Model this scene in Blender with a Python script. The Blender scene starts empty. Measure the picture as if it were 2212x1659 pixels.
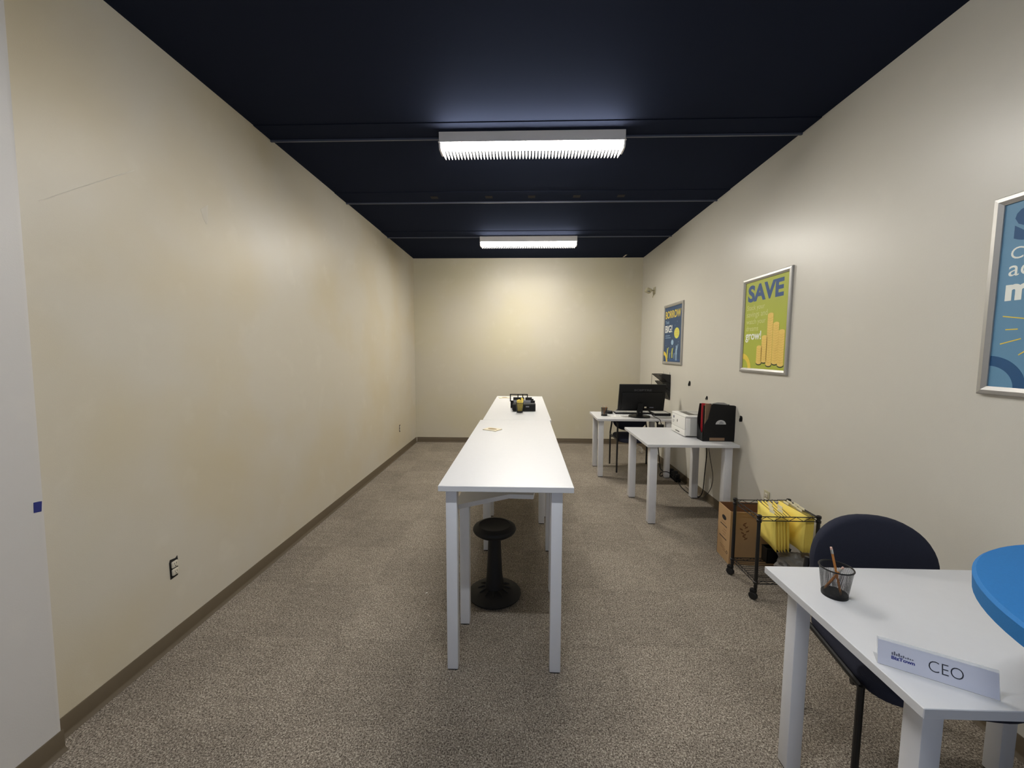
import bpy, bmesh, math, random
from mathutils import Vector, Matrix
random.seed(7)
S = bpy.context.scene
C = S.collection
PI = math.pi

# ------------------------------------------------------------------ camera
H = 1.55
F, YAW, PITCH, ROLL = 860.0, 0.0313059, -0.0823626, 0.0031392
cam_d = bpy.data.cameras.new('camera'); cam = bpy.data.objects.new('camera', cam_d); C.objects.link(cam)
cam_d.sensor_fit = 'HORIZONTAL'; cam_d.sensor_width = 36.0; cam_d.lens = F/2212*36.0
cam_d.clip_start = 0.02; cam_d.clip_end = 60
fwd = Vector((-math.sin(YAW)*math.cos(PITCH), math.cos(YAW)*math.cos(PITCH), math.sin(PITCH)))
rgt = Vector((math.cos(YAW), math.sin(YAW), 0)); up = rgt.cross(fwd)
r2 = rgt*math.cos(ROLL)+up*math.sin(ROLL); u2 = up*math.cos(ROLL)-rgt*math.sin(ROLL)
cam.matrix_world = Matrix(((r2.x, u2.x, -fwd.x, 0), (r2.y, u2.y, -fwd.y, 0), (r2.z, u2.z, -fwd.z, H), (0, 0, 0, 1)))
S.camera = cam
# ------------------------------------------------------------------ exposure, world, light levels
S.view_settings.view_transform = 'Standard'; S.view_settings.look = 'None'
S.view_settings.gamma = 1.0; S.view_settings.exposure = 0.0; S.view_settings.use_curve_mapping = False
LENS_POWER = 222.0         # radiance of the lit fixture lenses, straight down
SIDE_POWER = 66.0          # and out of their sides
RIB_POWER = 4.0
FAR_LAMP = 2.1             # extra downward output given to the far fixture to brighten the back area
REAR_LAMP = 1.08           # the fixture behind the camera, relative to the two in view
W = bpy.data.worlds.new('sky'); S.world = W; W.use_nodes = True
W.node_tree.nodes['Background'].inputs[0].default_value = (0.62, 0.74, 1.0, 1)
W.node_tree.nodes['Background'].inputs[1].default_value = 1.1

# ------------------------------------------------------------------ materials
def lin(c):
    o = []
    for v in c:
        v /= 255.0
        o.append(v/12.92 if v <= 0.04045 else ((v+0.055)/1.055)**2.4)
    return (o[0], o[1], o[2], 1)
MATS = {}
def nn(nt, t, **kw):
    n = nt.nodes.new(t)
    for k, v in kw.items(): setattr(n, k, v)
    return n
def mat(name, rgb, rough=0.6, metal=0.0, vary=0.06, scale=30.0, bump=0.0, bscale=200.0, spec=0.5, coat=0.0):
    if name in MATS: return MATS[name]
    m = bpy.data.materials.new(name); m.use_nodes = True; nt = m.node_tree
    b = nt.nodes['Principled BSDF']
    tc = nn(nt, 'ShaderNodeTexCoord'); no = nn(nt, 'ShaderNodeTexNoise'); no.inputs['Scale'].default_value = scale
    no.inputs['Detail'].default_value = 4
    nt.links.new(tc.outputs['Object'], no.inputs['Vector'])
    mx = nn(nt, 'ShaderNodeMix', data_type='RGBA')
    c = lin(rgb)
    mx.inputs[6].default_value = tuple(v*(1-vary) for v in c[:3])+(1,)
    mx.inputs[7].default_value = tuple(min(1, v*(1+vary)) for v in c[:3])+(1,)
    nt.links.new(no.outputs['Fac'], mx.inputs[0]); nt.links.new(mx.outputs[2], b.inputs['Base Color'])
    b.inputs['Roughness'].default_value = rough; b.inputs['Metallic'].default_value = metal
    b.inputs['Specular IOR Level'].default_value = spec
    if coat: b.inputs['Coat Weight'].default_value = coat
    if bump:
        n2 = nn(nt, 'ShaderNodeTexNoise'); n2.inputs['Scale'].default_value = bscale
        nt.links.new(tc.outputs['Object'], n2.inputs['Vector'])
        bp = nn(nt, 'ShaderNodeBump'); bp.inputs['Strength'].default_value = bump; bp.inputs['Distance'].default_value = 0.002
        nt.links.new(n2.outputs['Fac'], bp.inputs['Height']); nt.links.new(bp.outputs['Normal'], b.inputs['Normal'])
    MATS[name] = m
    return m
def emit(name, rgb, power):
    m = bpy.data.materials.new(name); m.use_nodes = True; nt = m.node_tree
    b = nt.nodes['Principled BSDF']; b.inputs['Base Color'].default_value = (0.85, 0.85, 0.83, 1)
    b.inputs['Emission Color'].default_value = lin(rgb); b.inputs['Emission Strength'].default_value = power
    return m
def mesh_mat(name, rgb, open_frac):
    # woven steel mesh: black wire with see-through holes laid out in UV cells
    m = bpy.data.materials.new(name); m.use_nodes = True; nt = m.node_tree
    b = nt.nodes['Principled BSDF']; b.inputs['Base Color'].default_value = lin(rgb); b.inputs['Roughness'].default_value = 0.45
    out = nt.nodes['Material Output']
    uv = nn(nt, 'ShaderNodeUVMap'); sep = nn(nt, 'ShaderNodeSeparateXYZ'); nt.links.new(uv.outputs[0], sep.inputs[0])
    res = []
    for i in (0, 1):
        f = nn(nt, 'ShaderNodeMath', operation='FRACT'); nt.links.new(sep.outputs[i], f.inputs[0])
        g = nn(nt, 'ShaderNodeMath', operation='LESS_THAN'); nt.links.new(f.outputs[0], g.inputs[0]); g.inputs[1].default_value = open_frac
        res.append(g)
    mul = nn(nt, 'ShaderNodeMath', operation='MULTIPLY')
    nt.links.new(res[0].outputs[0], mul.inputs[0]); nt.links.new(res[1].outputs[0], mul.inputs[1])
    tr = nn(nt, 'ShaderNodeBsdfTransparent'); mx = nn(nt, 'ShaderNodeMixShader')
    nt.links.new(mul.outputs[0], mx.inputs[0]); nt.links.new(b.outputs[0], mx.inputs[1]); nt.links.new(tr.outputs[0], mx.inputs[2])
    nt.links.new(mx.outputs[0], out.inputs[0])
    return m
def glass_mat(name, rgb, fac):
    m = bpy.data.materials.new(name); m.use_nodes = True; nt = m.node_tree
    b = nt.nodes['Principled BSDF']; b.inputs['Base Color'].default_value = lin(rgb); b.inputs['Roughness'].default_value = 0.15
    tr = nn(nt, 'ShaderNodeBsdfTransparent'); mx = nn(nt, 'ShaderNodeMixShader'); mx.inputs[0].default_value = fac
    nt.links.new(tr.outputs[0], mx.inputs[1]); nt.links.new(b.outputs[0], mx.inputs[2])
    nt.links.new(mx.outputs[0], nt.nodes['Material Output'].inputs[0])
    return m
def wall_mat(name, base, patch, amount=0.55, scuff=0.35, rough=0.42):
    # eggshell paint, rolled unevenly: broad patches of a yellower coat and pale filler dabs
    m = bpy.data.materials.new(name); m.use_nodes = True; nt = m.node_tree
    b = nt.nodes['Principled BSDF']; b.inputs['Roughness'].default_value = rough
    tc = nn(nt, 'ShaderNodeTexCoord')
    n1 = nn(nt, 'ShaderNodeTexNoise'); n1.inputs['Scale'].default_value = 1.1; n1.inputs['Detail'].default_value = 3
    n2 = nn(nt, 'ShaderNodeTexNoise'); n2.inputs['Scale'].default_value = 5.0; n2.inputs['Detail'].default_value = 5
    n3 = nn(nt, 'ShaderNodeTexNoise'); n3.inputs['Scale'].default_value = 220.0
    for n in (n1, n2, n3): nt.links.new(tc.outputs['Object'], n.inputs['Vector'])
    r1 = nn(nt, 'ShaderNodeMapRange'); r1.inputs[1].default_value = 0.42; r1.inputs[2].default_value = 0.68; r1.inputs[3].default_value = 0; r1.inputs[4].default_value = amount
    nt.links.new(n1.outputs['Fac'], r1.inputs[0])
    mx = nn(nt, 'ShaderNodeMix', data_type='RGBA'); mx.inputs[6].default_value = lin(base); mx.inputs[7].default_value = lin(patch)
    nt.links.new(r1.outputs[0], mx.inputs[0])
    r2_ = nn(nt, 'ShaderNodeMapRange'); r2_.inputs[1].default_value = 0.60; r2_.inputs[2].default_value = 0.75; r2_.inputs[3].default_value = 0; r2_.inputs[4].default_value = scuff
    nt.links.new(n2.outputs['Fac'], r2_.inputs[0])
    m2 = nn(nt, 'ShaderNodeMix', data_type='RGBA'); nt.links.new(mx.outputs[2], m2.inputs[6]); m2.inputs[7].default_value = lin((226, 220, 205))
    nt.links.new(r2_.outputs[0], m2.inputs[0]); nt.links.new(m2.outputs[2], b.inputs['Base Color'])
    bp = nn(nt, 'ShaderNodeBump'); bp.inputs['Strength'].default_value = 0.12; bp.inputs['Distance'].default_value = 0.002
    nt.links.new(n3.outputs['Fac'], bp.inputs['Height']); nt.links.new(bp.outputs['Normal'], b.inputs['Normal'])
    return m
def carpet_mat():
    m = bpy.data.materials.new('carpet'); m.use_nodes = True; nt = m.node_tree
    b = nt.nodes['Principled BSDF']; b.inputs['Roughness'].default_value = 0.95; b.inputs['Specular IOR Level'].default_value = 0.1
    tc = nn(nt, 'ShaderNodeTexCoord')
    n1 = nn(nt, 'ShaderNodeTexNoise'); n1.inputs['Scale'].default_value = 185.0; n1.inputs['Detail'].default_value = 2.5; n1.inputs['Distortion'].default_value = 0.8
    n2 = nn(nt, 'ShaderNodeTexNoise'); n2.inputs['Scale'].default_value = 3.0; n2.inputs['Detail'].default_value = 4
    mp = nn(nt, 'ShaderNodeMapping'); mp.inputs['Scale'].default_value = (1, 3.0, 1)
    n3 = nn(nt, 'ShaderNodeTexNoise'); n3.inputs['Scale'].default_value = 9.0; n3.inputs['Detail'].default_value = 3
    nt.links.new(tc.outputs['Object'], mp.inputs[0])
    nt.links.new(tc.outputs['Object'], n1.inputs['Vector']); nt.links.new(tc.outputs['Object'], n2.inputs['Vector']); nt.links.new(mp.outputs[0], n3.inputs['Vector'])
    br = nn(nt, 'ShaderNodeTexChecker'); br.inputs['Scale'].default_value = 2.0
    br.inputs['Color1'].default_value = (0.50, 0.50, 0.50, 1); br.inputs['Color2'].default_value = (0.56, 0.56, 0.56, 1)
    nt.links.new(tc.outputs['Object'], br.inputs['Vector'])
    cr = nn(nt, 'ShaderNodeValToRGB'); e = cr.color_ramp.elements
    e[0].position = 0.34; e[0].color = lin((80, 73, 64)); e[1].position = 0.68; e[1].color = lin((192, 182, 166))
    x = cr.color_ramp.elements.new(0.50); x.color = lin((134, 124, 112))
    nt.links.new(n1.outputs['Fac'], cr.inputs[0])
    m1 = nn(nt, 'ShaderNodeMix', data_type='RGBA', blend_type='MULTIPLY'); m1.inputs[0].default_value = 0.9
    r = nn(nt, 'ShaderNodeMapRange'); r.inputs[1].default_value = 0.3; r.inputs[2].default_value = 0.7; r.inputs[3].default_value = 0.82; r.inputs[4].default_value = 1.14
    a = nn(nt, 'ShaderNodeMath', operation='ADD'); nt.links.new(n2.outputs['Fac'], a.inputs[0]); nt.links.new(n3.outputs['Fac'], a.inputs[1])
    h = nn(nt, 'ShaderNodeMath', operation='MULTIPLY'); h.inputs[1].default_value = 0.5; nt.links.new(a.outputs[0], h.inputs[0]); nt.links.new(h.outputs[0], r.inputs[0])
    nt.links.new(cr.outputs[0], m1.inputs[6]); nt.links.new(r.outputs[0], m1.inputs[7])
    m2 = nn(nt, 'ShaderNodeMix', data_type='RGBA', blend_type='OVERLAY'); m2.inputs[0].default_value = 0.8
    nt.links.new(m1.outputs[2], m2.inputs[6]); nt.links.new(br.outputs[0], m2.inputs[7])
    nt.links.new(m2.outputs[2], b.inputs['Base Color'])
    bp = nn(nt, 'ShaderNodeBump'); bp.inputs['Strength'].default_value = 0.8; bp.inputs['Distance'].default_value = 0.006
    nt.links.new(n1.outputs['Fac'], bp.inputs['Height']); nt.links.new(bp.outputs['Normal'], b.inputs['Normal'])
    return m

M_LEFT = wall_mat('left_wall_paint', (199, 192, 176), (196, 183, 152), amount=0.75, scuff=0.15)
M_JOG = wall_mat('pale_wall_paint', (196, 193, 190), (190, 188, 185), scuff=0.1)
M_BACK = wall_mat('back_wall_paint', (202, 195, 176), (203, 194, 160), scuff=0.15)
M_RIGHT = wall_mat('right_wall_paint', (206, 202, 191), (202, 197, 184), amount=0.4, scuff=0.1, rough=0.36)
M_CARPET = carpet_mat()
def satin_mat(name, dif, glo, rough):
    # dull satin paint: dark diffuse coat under a weak broad sheen
    m = bpy.data.materials.new(name); m.use_nodes = True; nt = m.node_tree
    for n in list(nt.nodes):
        if n.type == 'BSDF_PRINCIPLED': nt.nodes.remove(n)
    tc = nn(nt, 'ShaderNodeTexCoord'); no = nn(nt, 'ShaderNodeTexNoise'); no.inputs['Scale'].default_value = 3; no.inputs['Detail'].default_value = 5
    nt.links.new(tc.outputs['Object'], no.inputs['Vector'])
    mx = nn(nt, 'ShaderNodeMix', data_type='RGBA'); mx.inputs[6].default_value = tuple(v*0.9 for v in dif)+(1,); mx.inputs[7].default_value = tuple(v*1.1 for v in dif)+(1,)
    nt.links.new(no.outputs['Fac'], mx.inputs[0])
    d = nn(nt, 'ShaderNodeBsdfDiffuse'); nt.links.new(mx.outputs[2], d.inputs[0])
    g = nn(nt, 'ShaderNodeBsdfGlossy'); g.inputs['Color'].default_value = tuple(glo)+(1,); g.inputs['Roughness'].default_value = rough
    ad = nn(nt, 'ShaderNodeAddShader'); nt.links.new(d.outputs[0], ad.inputs[0]); nt.links.new(g.outputs[0], ad.inputs[1])
    nt.links.new(ad.outputs[0], nt.nodes['Material Output'].inputs[0])
    return m
M_CEIL = satin_mat('navy_ceiling_paint', (0.0012, 0.0018, 0.0050), (0.025, 0.0305, 0.049), 0.72)
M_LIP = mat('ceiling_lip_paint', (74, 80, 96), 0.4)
M_BASE = mat('brown_vinyl_base', (92, 80, 62), 0.55)
M_WHITE = mat('white_laminate', (212, 212, 213), 0.35, vary=0.02)
M_WLEG = mat('white_painted_steel', (222, 222, 224), 0.4, vary=0.02)
M_SLOT = mat('fixture_enamel', (226, 222, 220), 0.4, vary=0.02)
M_BLACK = mat('black_plastic', (15, 15, 16), 0.5, spec=0.3)
M_BLACKM = mat('black_satin_plastic', (26, 25, 25), 0.6, bump=0.1, spec=0.35)
M_BWIRE = mat('black_wire', (20, 19, 19), 0.4)
M_RUB = mat('black_rubber', (18, 18, 18), 0.7)
M_NAVY = mat('navy_fabric', (48, 50, 62), 0.9, vary=0.15, scale=300, bump=0.4, bscale=700, spec=0.15)
M_BLUE = mat('bright_blue_laminate', (42, 114, 176), 0.7, vary=0.10, scale=260, spec=0.3)
M_ALU = mat('silver_frame', (176, 174, 170), 0.38, metal=0.6, vary=0.03)
M_FRAMEBK = mat('frame_back', (70, 70, 72), 0.6)
M_CARD = mat('cardboard', (176, 142, 100), 0.85, vary=0.08, scale=12)
M_CARDIN = mat('cardboard_inside', (122, 84, 54), 0.9, vary=0.08, scale=12)
M_PRINT = mat('dark_print', (58, 38, 26), 0.85)
M_YEL = mat('yellow_folder', (255, 228, 112), 0.75, vary=0.06, scale=14)
M_TAB = mat('folder_tab', (242, 236, 206), 0.4)
M_PENCIL = mat('pencil_wood', (196, 128, 62), 0.5)
M_FERR = mat('ferrule', (190, 188, 180), 0.3, metal=0.8)
M_ERASE = mat('eraser', (216, 176, 160), 0.8)
M_PRN = mat('printer_white', (226, 225, 220), 0.45, vary=0.02)
M_PRNG = mat('printer_grey', (176, 175, 170), 0.5, vary=0.03)
M_PRND = mat('printer_dark', (92, 90, 84), 0.5)
M_RED = mat('red_folder', (190, 40, 48), 0.6)
M_KRAFT = mat('kraft_folder', (136, 110, 86), 0.8)
M_PAPER = mat('paper', (238, 237, 232), 0.8, vary=0.02)
M_GREY = mat('grey_plastic', (150, 152, 160), 0.5)
M_INK = mat('grey_ink', (96, 98, 112), 0.7)
M_TAPE = mat('blue_tape', (30, 40, 110), 0.6)
M_IVORY = mat('ivory_receptacle', (206, 198, 180), 0.4)
M_RECESS = mat('dark_recess', (26, 22, 18), 0.9)
M_BEIGE = mat('beige_plate', (178, 170, 142), 0.5)
M_CORK = mat('cork', (226, 216, 190), 0.85, vary=0.1, scale=60)
M_CORKI = mat('coaster_print', (140, 120, 84), 0.8)
M_BAG = mat('grey_plastic_bag', (120, 117, 112), 0.35, vary=0.2, scale=20)
M_CLEAR = mat('frosted_plastic', (168, 164, 156), 0.3)
M_SIGN = mat('sign_paper', (206, 208, 220), 0.7, vary=0.02)
M_SIGNINK = mat('sign_ink', (40, 42, 52), 0.6)
M_SIGNBLUE = mat('sign_blue', (52, 60, 130), 0.6)
M_ACRYL = glass_mat('acrylic', (226, 228, 230), 0.35)
M_MESH = mesh_mat('black_mesh', (20, 20, 21), 0.68)
M_MESHD = mesh_mat('black_dense_mesh', (20, 20, 21), 0.45)
M_LENS = emit('lit_lens', (254, 250, 244), LENS_POWER)
M_LSIDE = emit('lit_lens_side', (254, 250, 244), SIDE_POWER)
M_LENSF = emit('lit_lens_far', (255, 250, 240), LENS_POWER*FAR_LAMP)
M_LSIDEF = emit('lit_lens_side_far', (255, 250, 240), SIDE_POWER*0.85)
M_LENS0 = emit('lit_lens_rear', (246, 250, 255), LENS_POWER*REAR_LAMP)
M_LSIDE0 = emit('lit_lens_side_rear', (246, 250, 255), SIDE_POWER*REAR_LAMP*0.22)
M_RIB = emit('lit_rib', (255, 247, 236), RIB_POWER)

# ------------------------------------------------------------------ mesh helpers
def setp(o, label=None, cat=None, group=None, kind=None):
    if label: o['label'] = label
    if cat: o['category'] = cat
    if group: o['group'] = group
    if kind: o['kind'] = kind
    return o
def thing(name, label, cat, loc=(0, 0, 0), rz=0.0, group=None):
    o = bpy.data.objects.new(name, None); C.objects.link(o); o.empty_display_size = 0.05
    o.location = loc; o.rotation_euler = (0, 0, rz)
    return setp(o, label, cat, group)
def obj(name, bm, m, parent=None, loc=None, smooth=True, label=None):
    bmesh.ops.recalc_face_normals(bm, faces=bm.faces)
    me = bpy.data.meshes.new(name); bm.to_mesh(me); bm.free()
    if smooth:
        me.shade_smooth(); me.set_sharp_from_angle(angle=math.radians(35))
    o = bpy.data.objects.new(name, me); C.objects.link(o)
    for mm in (m if isinstance(m, (list, tuple)) else [m]): me.materials.append(mm)
    if parent: o.parent = parent
    if loc: o.location = loc
    if label: o['label'] = label
    return o
def struct(name, bm, m, parent=None):
    o = obj(name, bm, m, parent)
    if not parent: o['kind'] = 'structure'
    return o
def dup(root, loc, rz=None, label=None, group=None):
    r = root.copy(); C.objects.link(r); r.location = loc
    if rz is not None: r.rotation_euler = (0, 0, rz)
    if label: r['label'] = label
    if group: r['group'] = group
    for ch in list(root.children):
        c = ch.copy(); C.objects.link(c); c.parent = r
        for g in list(ch.children):
            d = g.copy(); C.objects.link(d); d.parent = c
    return r
def nb(): return bmesh.new()
def box(bm, x0, x1, y0, y1, z0, z1, bev=0.0, seg=2, rot=None):
    vs = [bm.verts.new(p) for p in ((x0, y0, z0), (x1, y0, z0), (x1, y1, z0), (x0, y1, z0), (x0, y0, z1), (x1, y0, z1), (x1, y1, z1), (x0, y1, z1))]
    fs = [bm.faces.new([vs[i] for i in f]) for f in ((3, 2, 1, 0), (4, 5, 6, 7), (0, 1, 5, 4), (1, 2, 6, 5), (2, 3, 7, 6), (3, 0, 4, 7))]
    if rot is not None:
        c = Vector(((x0+x1)/2, (y0+y1)/2, (z0+z1)/2))
        for v in vs: v.co = c+rot @ (v.co-c)
    if bev:
        es = set(e for f in fs for e in f.edges)
        bmesh.ops.bevel(bm, geom=list(es), offset=bev, segments=seg, profile=0.5, affect='EDGES')
    return bm
def prism(bm, pts, axis, a, b):
    # polygon pts in the two other axes (in xyz order), extruded along axis from a to b
    def P(p, t):
        q = list(p); q.insert(axis, t); return q
    A = [bm.verts.new(P(p, a)) for p in pts]; B = [bm.verts.new(P(p, b)) for p in pts]
    bm.faces.new(A); bm.faces.new(list(reversed(B)))
    n = len(pts)
    for i in range(n): bm.faces.new((A[i], A[(i+1) % n], B[(i+1) % n], B[i]))
    return bm
def lathe(bm, prof, seg=32, c=(0, 0, 0), cap=True, uv=None):
    rings = []
    for r, z in prof:
        if r < 1e-6: rings.append([bm.verts.new((c[0], c[1], c[2]+z))])
        else: rings.append([bm.verts.new((c[0]+r*math.cos(2*PI*k/seg), c[1]+r*math.sin(2*PI*k/seg), c[2]+z)) for k in range(seg)])
    lay = bm.loops.layers.uv.verify() if uv else None
    for j in range(len(rings)-1):
        A, B = rings[j], rings[j+1]
        for k in range(seg):
            k2 = (k+1) % seg
            if len(A) == 1 and len(B) == 1: continue
            if len(A) == 1: f = bm.faces.new((A[0], B[k2], B[k]))
            elif len(B) == 1: f = bm.faces.new((A[k], A[k2], B[0]))
            else:
                f = bm.faces.new((A[k], A[k2], B[k2], B[k]))
                if uv:
                    uu = ((k, j), (k+1, j), (k+1, j+1), (k, j+1))
                    for l, (a, b_) in zip(f.loops, uu):
                        l[lay].uv = (a/seg*2*PI*prof[0][0]/uv, prof[b_][1]/uv)
    if cap:
        for R in (rings[0], rings[-1]):
            if len(R) > 2: bm.faces.new(R if R is rings[-1] else list(reversed(R)))
    return bm
def tube(bm, pts, r, seg=8, cyc=False):
    pts = [Vector(p) for p in pts]; n = len(pts); rings = []
    up0 = None
    for i, p in enumerate(pts):
        if cyc: d = pts[(i+1) % n]-pts[i-1]
        else: d = pts[min(i+1, n-1)]-pts[max(i-1, 0)]
        d.normalize()
        if up0 is None:
            up0 = Vector((0, 0, 1)) if abs(d.z) < 0.9 else Vector((1, 0, 0))
        a = d.cross(up0)
        if a.length < 1e-4: a = d.cross(Vector((0, 1, 0)))
        a.normalize(); b = a.cross(d); up0 = b
        rr = r[i] if isinstance(r, (list, tuple)) else r
        rings.append([bm.verts.new(p+(a*math.cos(2*PI*k/seg)+b*math.sin(2*PI*k/seg))*rr) for k in range(seg)])
    m = n if cyc else n-1
    for i in range(m):
        A, B = rings[i], rings[(i+1) % n]
        for k in range(seg): bm.faces.new((A[k], A[(k+1) % seg], B[(k+1) % seg], B[k]))
    if not cyc:
        bm.faces.new(list(reversed(rings[0]))); bm.faces.new(rings[-1])
    return bm
def smooth_path(pts, n=8):
    # Catmull-Rom through pts
    P = [Vector(p) for p in pts]; P = [P[0]*2-P[1]]+P+[P[-1]*2-P[-2]]; out = []
    for i in range(1, len(P)-2):
        for k in range(n):
            t = k/n; a, b, c, d = P[i-1], P[i], P[i+1], P[i+2]
            out.append(0.5*((2*b)+(c-a)*t+(2*a-5*b+4*c-d)*t*t+(3*b-a-3*c+d)*t*t*t))
    out.append(P[-2]); return out
def frame(o, x, y):
    x = Vector(x).normalized(); y = Vector(y).normalized(); z = x.cross(y)
    return Matrix(((x.x, y.x, z.x, o[0]), (x.y, y.y, z.y, o[1]), (x.z, y.z, z.z, o[2]), (0, 0, 0, 1)))
def xf(bm, M):
    bmesh.ops.transform(bm, matrix=M, verts=bm.verts); return bm
def flat(bm, pts, z=0.0, t=0.0006):
    # a printed patch: polygon in the local xy plane with a paper's thickness
    return prism(bm, pts, 2, z, z+t)
def ellipse(cx, cy, rx, ry, n=20, a0=0, a1=2*PI):
    full = abs(a1-a0-2*PI) < 1e-6
    return [(cx+rx*math.cos(a0+(a1-a0)*k/(n if full else n-1)), cy+ry*math.sin(a0+(a1-a0)*k/(n if full else n-1))) for k in range(n)]
def arcband(cx, cy, r0, r1, a0, a1, n=16):
    return ellipse(cx, cy, r1, r1, n, a0, a1)+list(reversed(ellipse(cx, cy, r0, r0, n, a0, a1)))
def text(name, body, m, parent, M, size, width=None, height=None, bold=0.0, t=0.0008, spacing=1.0, shear=0.0):
    cu = bpy.data.curves.new(name, 'FONT'); cu.body = body; cu.size = size; cu.offset = bold; cu.extrude = t/2
    cu.space_character = spacing; cu.shear = shear; cu.resolution_u = 4
    ob = bpy.data.objects.new(name, cu); C.objects.link(ob)
    dg = bpy.context.evaluated_depsgraph_get(); me = bpy.data.meshes.new_from_object(ob.evaluated_get(dg))
    bpy.data.objects.remove(ob); bpy.data.curves.remove(cu)
    xs = [v.co.x for v in me.vertices]; ys = [v.co.y for v in me.vertices]
    sx = width/(max(xs)-min(xs)) if width else 1.0; sy = height/(max(ys)-min(ys)) if height else (sx if width else 1.0)
    x0, y0 = min(xs), (min(ys) if height else 0.0)
    for v in me.vertices: v.co = M @ Vector(((v.co.x-x0)*sx, (v.co.y-y0)*sy, v.co.z))
    me.name = name; me.materials.clear(); me.materials.append(m)
    o = bpy.data.objects.new(name, me); C.objects.link(o); o.parent = parent
    return o

# ------------------------------------------------------------------ room shell
LW, RW, YB, CZ = -1.84, 1.912, 6.645, 3.065
YF = -2.6
BH = 0.086
struct('floor', box(nb(), LW-0.15, RW+0.15, YF, YB+0.15, -0.1, 0), M_CARPET)
struct('ceiling', box(nb(), LW-0.15, RW+0.15, YF, YB+0.15, CZ, CZ+0.12), M_CEIL)
struct('wall_left', box(nb(), LW-0.15, LW, 1.375, YB+0.15, 0, CZ), M_LEFT)
wl = [o for o in C.objects if o.name == 'wall_left'][0]
M_FILL = mat('filler', (206, 199, 184), 0.7, vary=0.03)
obj('filler_dab', prism(nb(), [(2.272, 2.346), (2.328, 2.391), (2.321, 2.290), (2.309, 2.273), (2.288, 2.300)], 0, LW, LW+0.0006), M_FILL, wl, smooth=False)
obj('scratch', prism(nb(), [(1.500, 2.112), (1.892, 2.394), (1.893, 2.391), (1.502, 2.108)], 0, LW, LW+0.0004), M_FILL, wl, smooth=False)
JX = -1.78
# near stretch of the left wall stands a little proud; its plaster corner runs slightly out of plumb
bm = nb()
prism(bm, [(LW-0.15, YF), (JX, YF), (JX, 1.352), (JX-0.006, 1.368), (JX-0.02, 1.376), (LW-0.15, 1.376)], 2, 0, CZ)
for v in bm.verts:
    if v.co.y > 1.3 and v.co.z > 1: v.co.y += 0.045
struct('wall_left_near', bm, M_JOG)
struct('wall_right', box(nb(), RW, RW+0.15, YF, YB+0.15, 0, CZ), M_RIGHT)
struct('wall_back', box(nb(), LW, RW, YB, YB+0.15, 0, CZ), M_BACK)
bm = nb()      # unseen wall behind the photographer, left wide open for the sky's blue fill
box(bm, LW, -1.3, YF, YF+0.15, 0, CZ); box(bm, 1.3, RW, YF, YF+0.15, 0, CZ)
box(bm, -1.3, 1.3, YF, YF+0.15, 2.35, CZ); struct('wall_front', bm, M_RIGHT)
# coved vinyl baseboards
def base_prof(side):  # outward offset from wall, z
    return [(0, 0), (0.016, 0), (0.014, 0.004), (0.006, 0.012), (0.004, 0.02), (0.004, BH-0.003), (0.002, BH), (0, BH)]
struct('baseboard_left', prism(nb(), [(LW+a, z) for a, z in base_prof(0)], 1, 1.382, YB), M_BASE)
struct('baseboard_left_near', prism(nb(), [(JX+a, z) for a, z in base_prof(0)], 1, YF+0.15, 1.372), M_BASE)
struct('baseboard_right', prism(nb(), [(RW-a, z) for a, z in base_prof(0)], 1, YF+0.15, YB), M_BASE)
struct('baseboard_back', prism(nb(), [(YB-a, z) for a, z in base_prof(0)], 0, LW+0.016, RW-0.016), M_BASE)
obj('paint_chip', prism(nb(), [(1.575, 6.46), (1.60, 6.44), (1.595, 6.60), (1.57, 6.62)], 2, CZ-0.0008, CZ), M_IVORY, [o for o in C.objects if o.name == 'ceiling'][0], smooth=False)
# ceiling ribs: a shallow band that ends in a thin lighter lip
for i, (y0, y1) in enumerate(((2.765, 2.945), (3.915, 4.165), (5.165, 5.40))):
    b = struct('trim_%d' % (i+1), box(nb(), LW, RW, y0, y1, CZ-0.005, CZ, 0.001, 1), M_CEIL)
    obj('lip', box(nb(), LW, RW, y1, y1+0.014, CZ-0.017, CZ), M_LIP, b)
    if i == 1:
        for x in (-0.36, 0.06, 0.50, 0.93, -0.9):
            obj('clip', box(nb(), x-0.035, x+0.035, y0+0.10, y0+0.16, CZ-0.007, CZ-0.004), M_RECESS, b)
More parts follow.
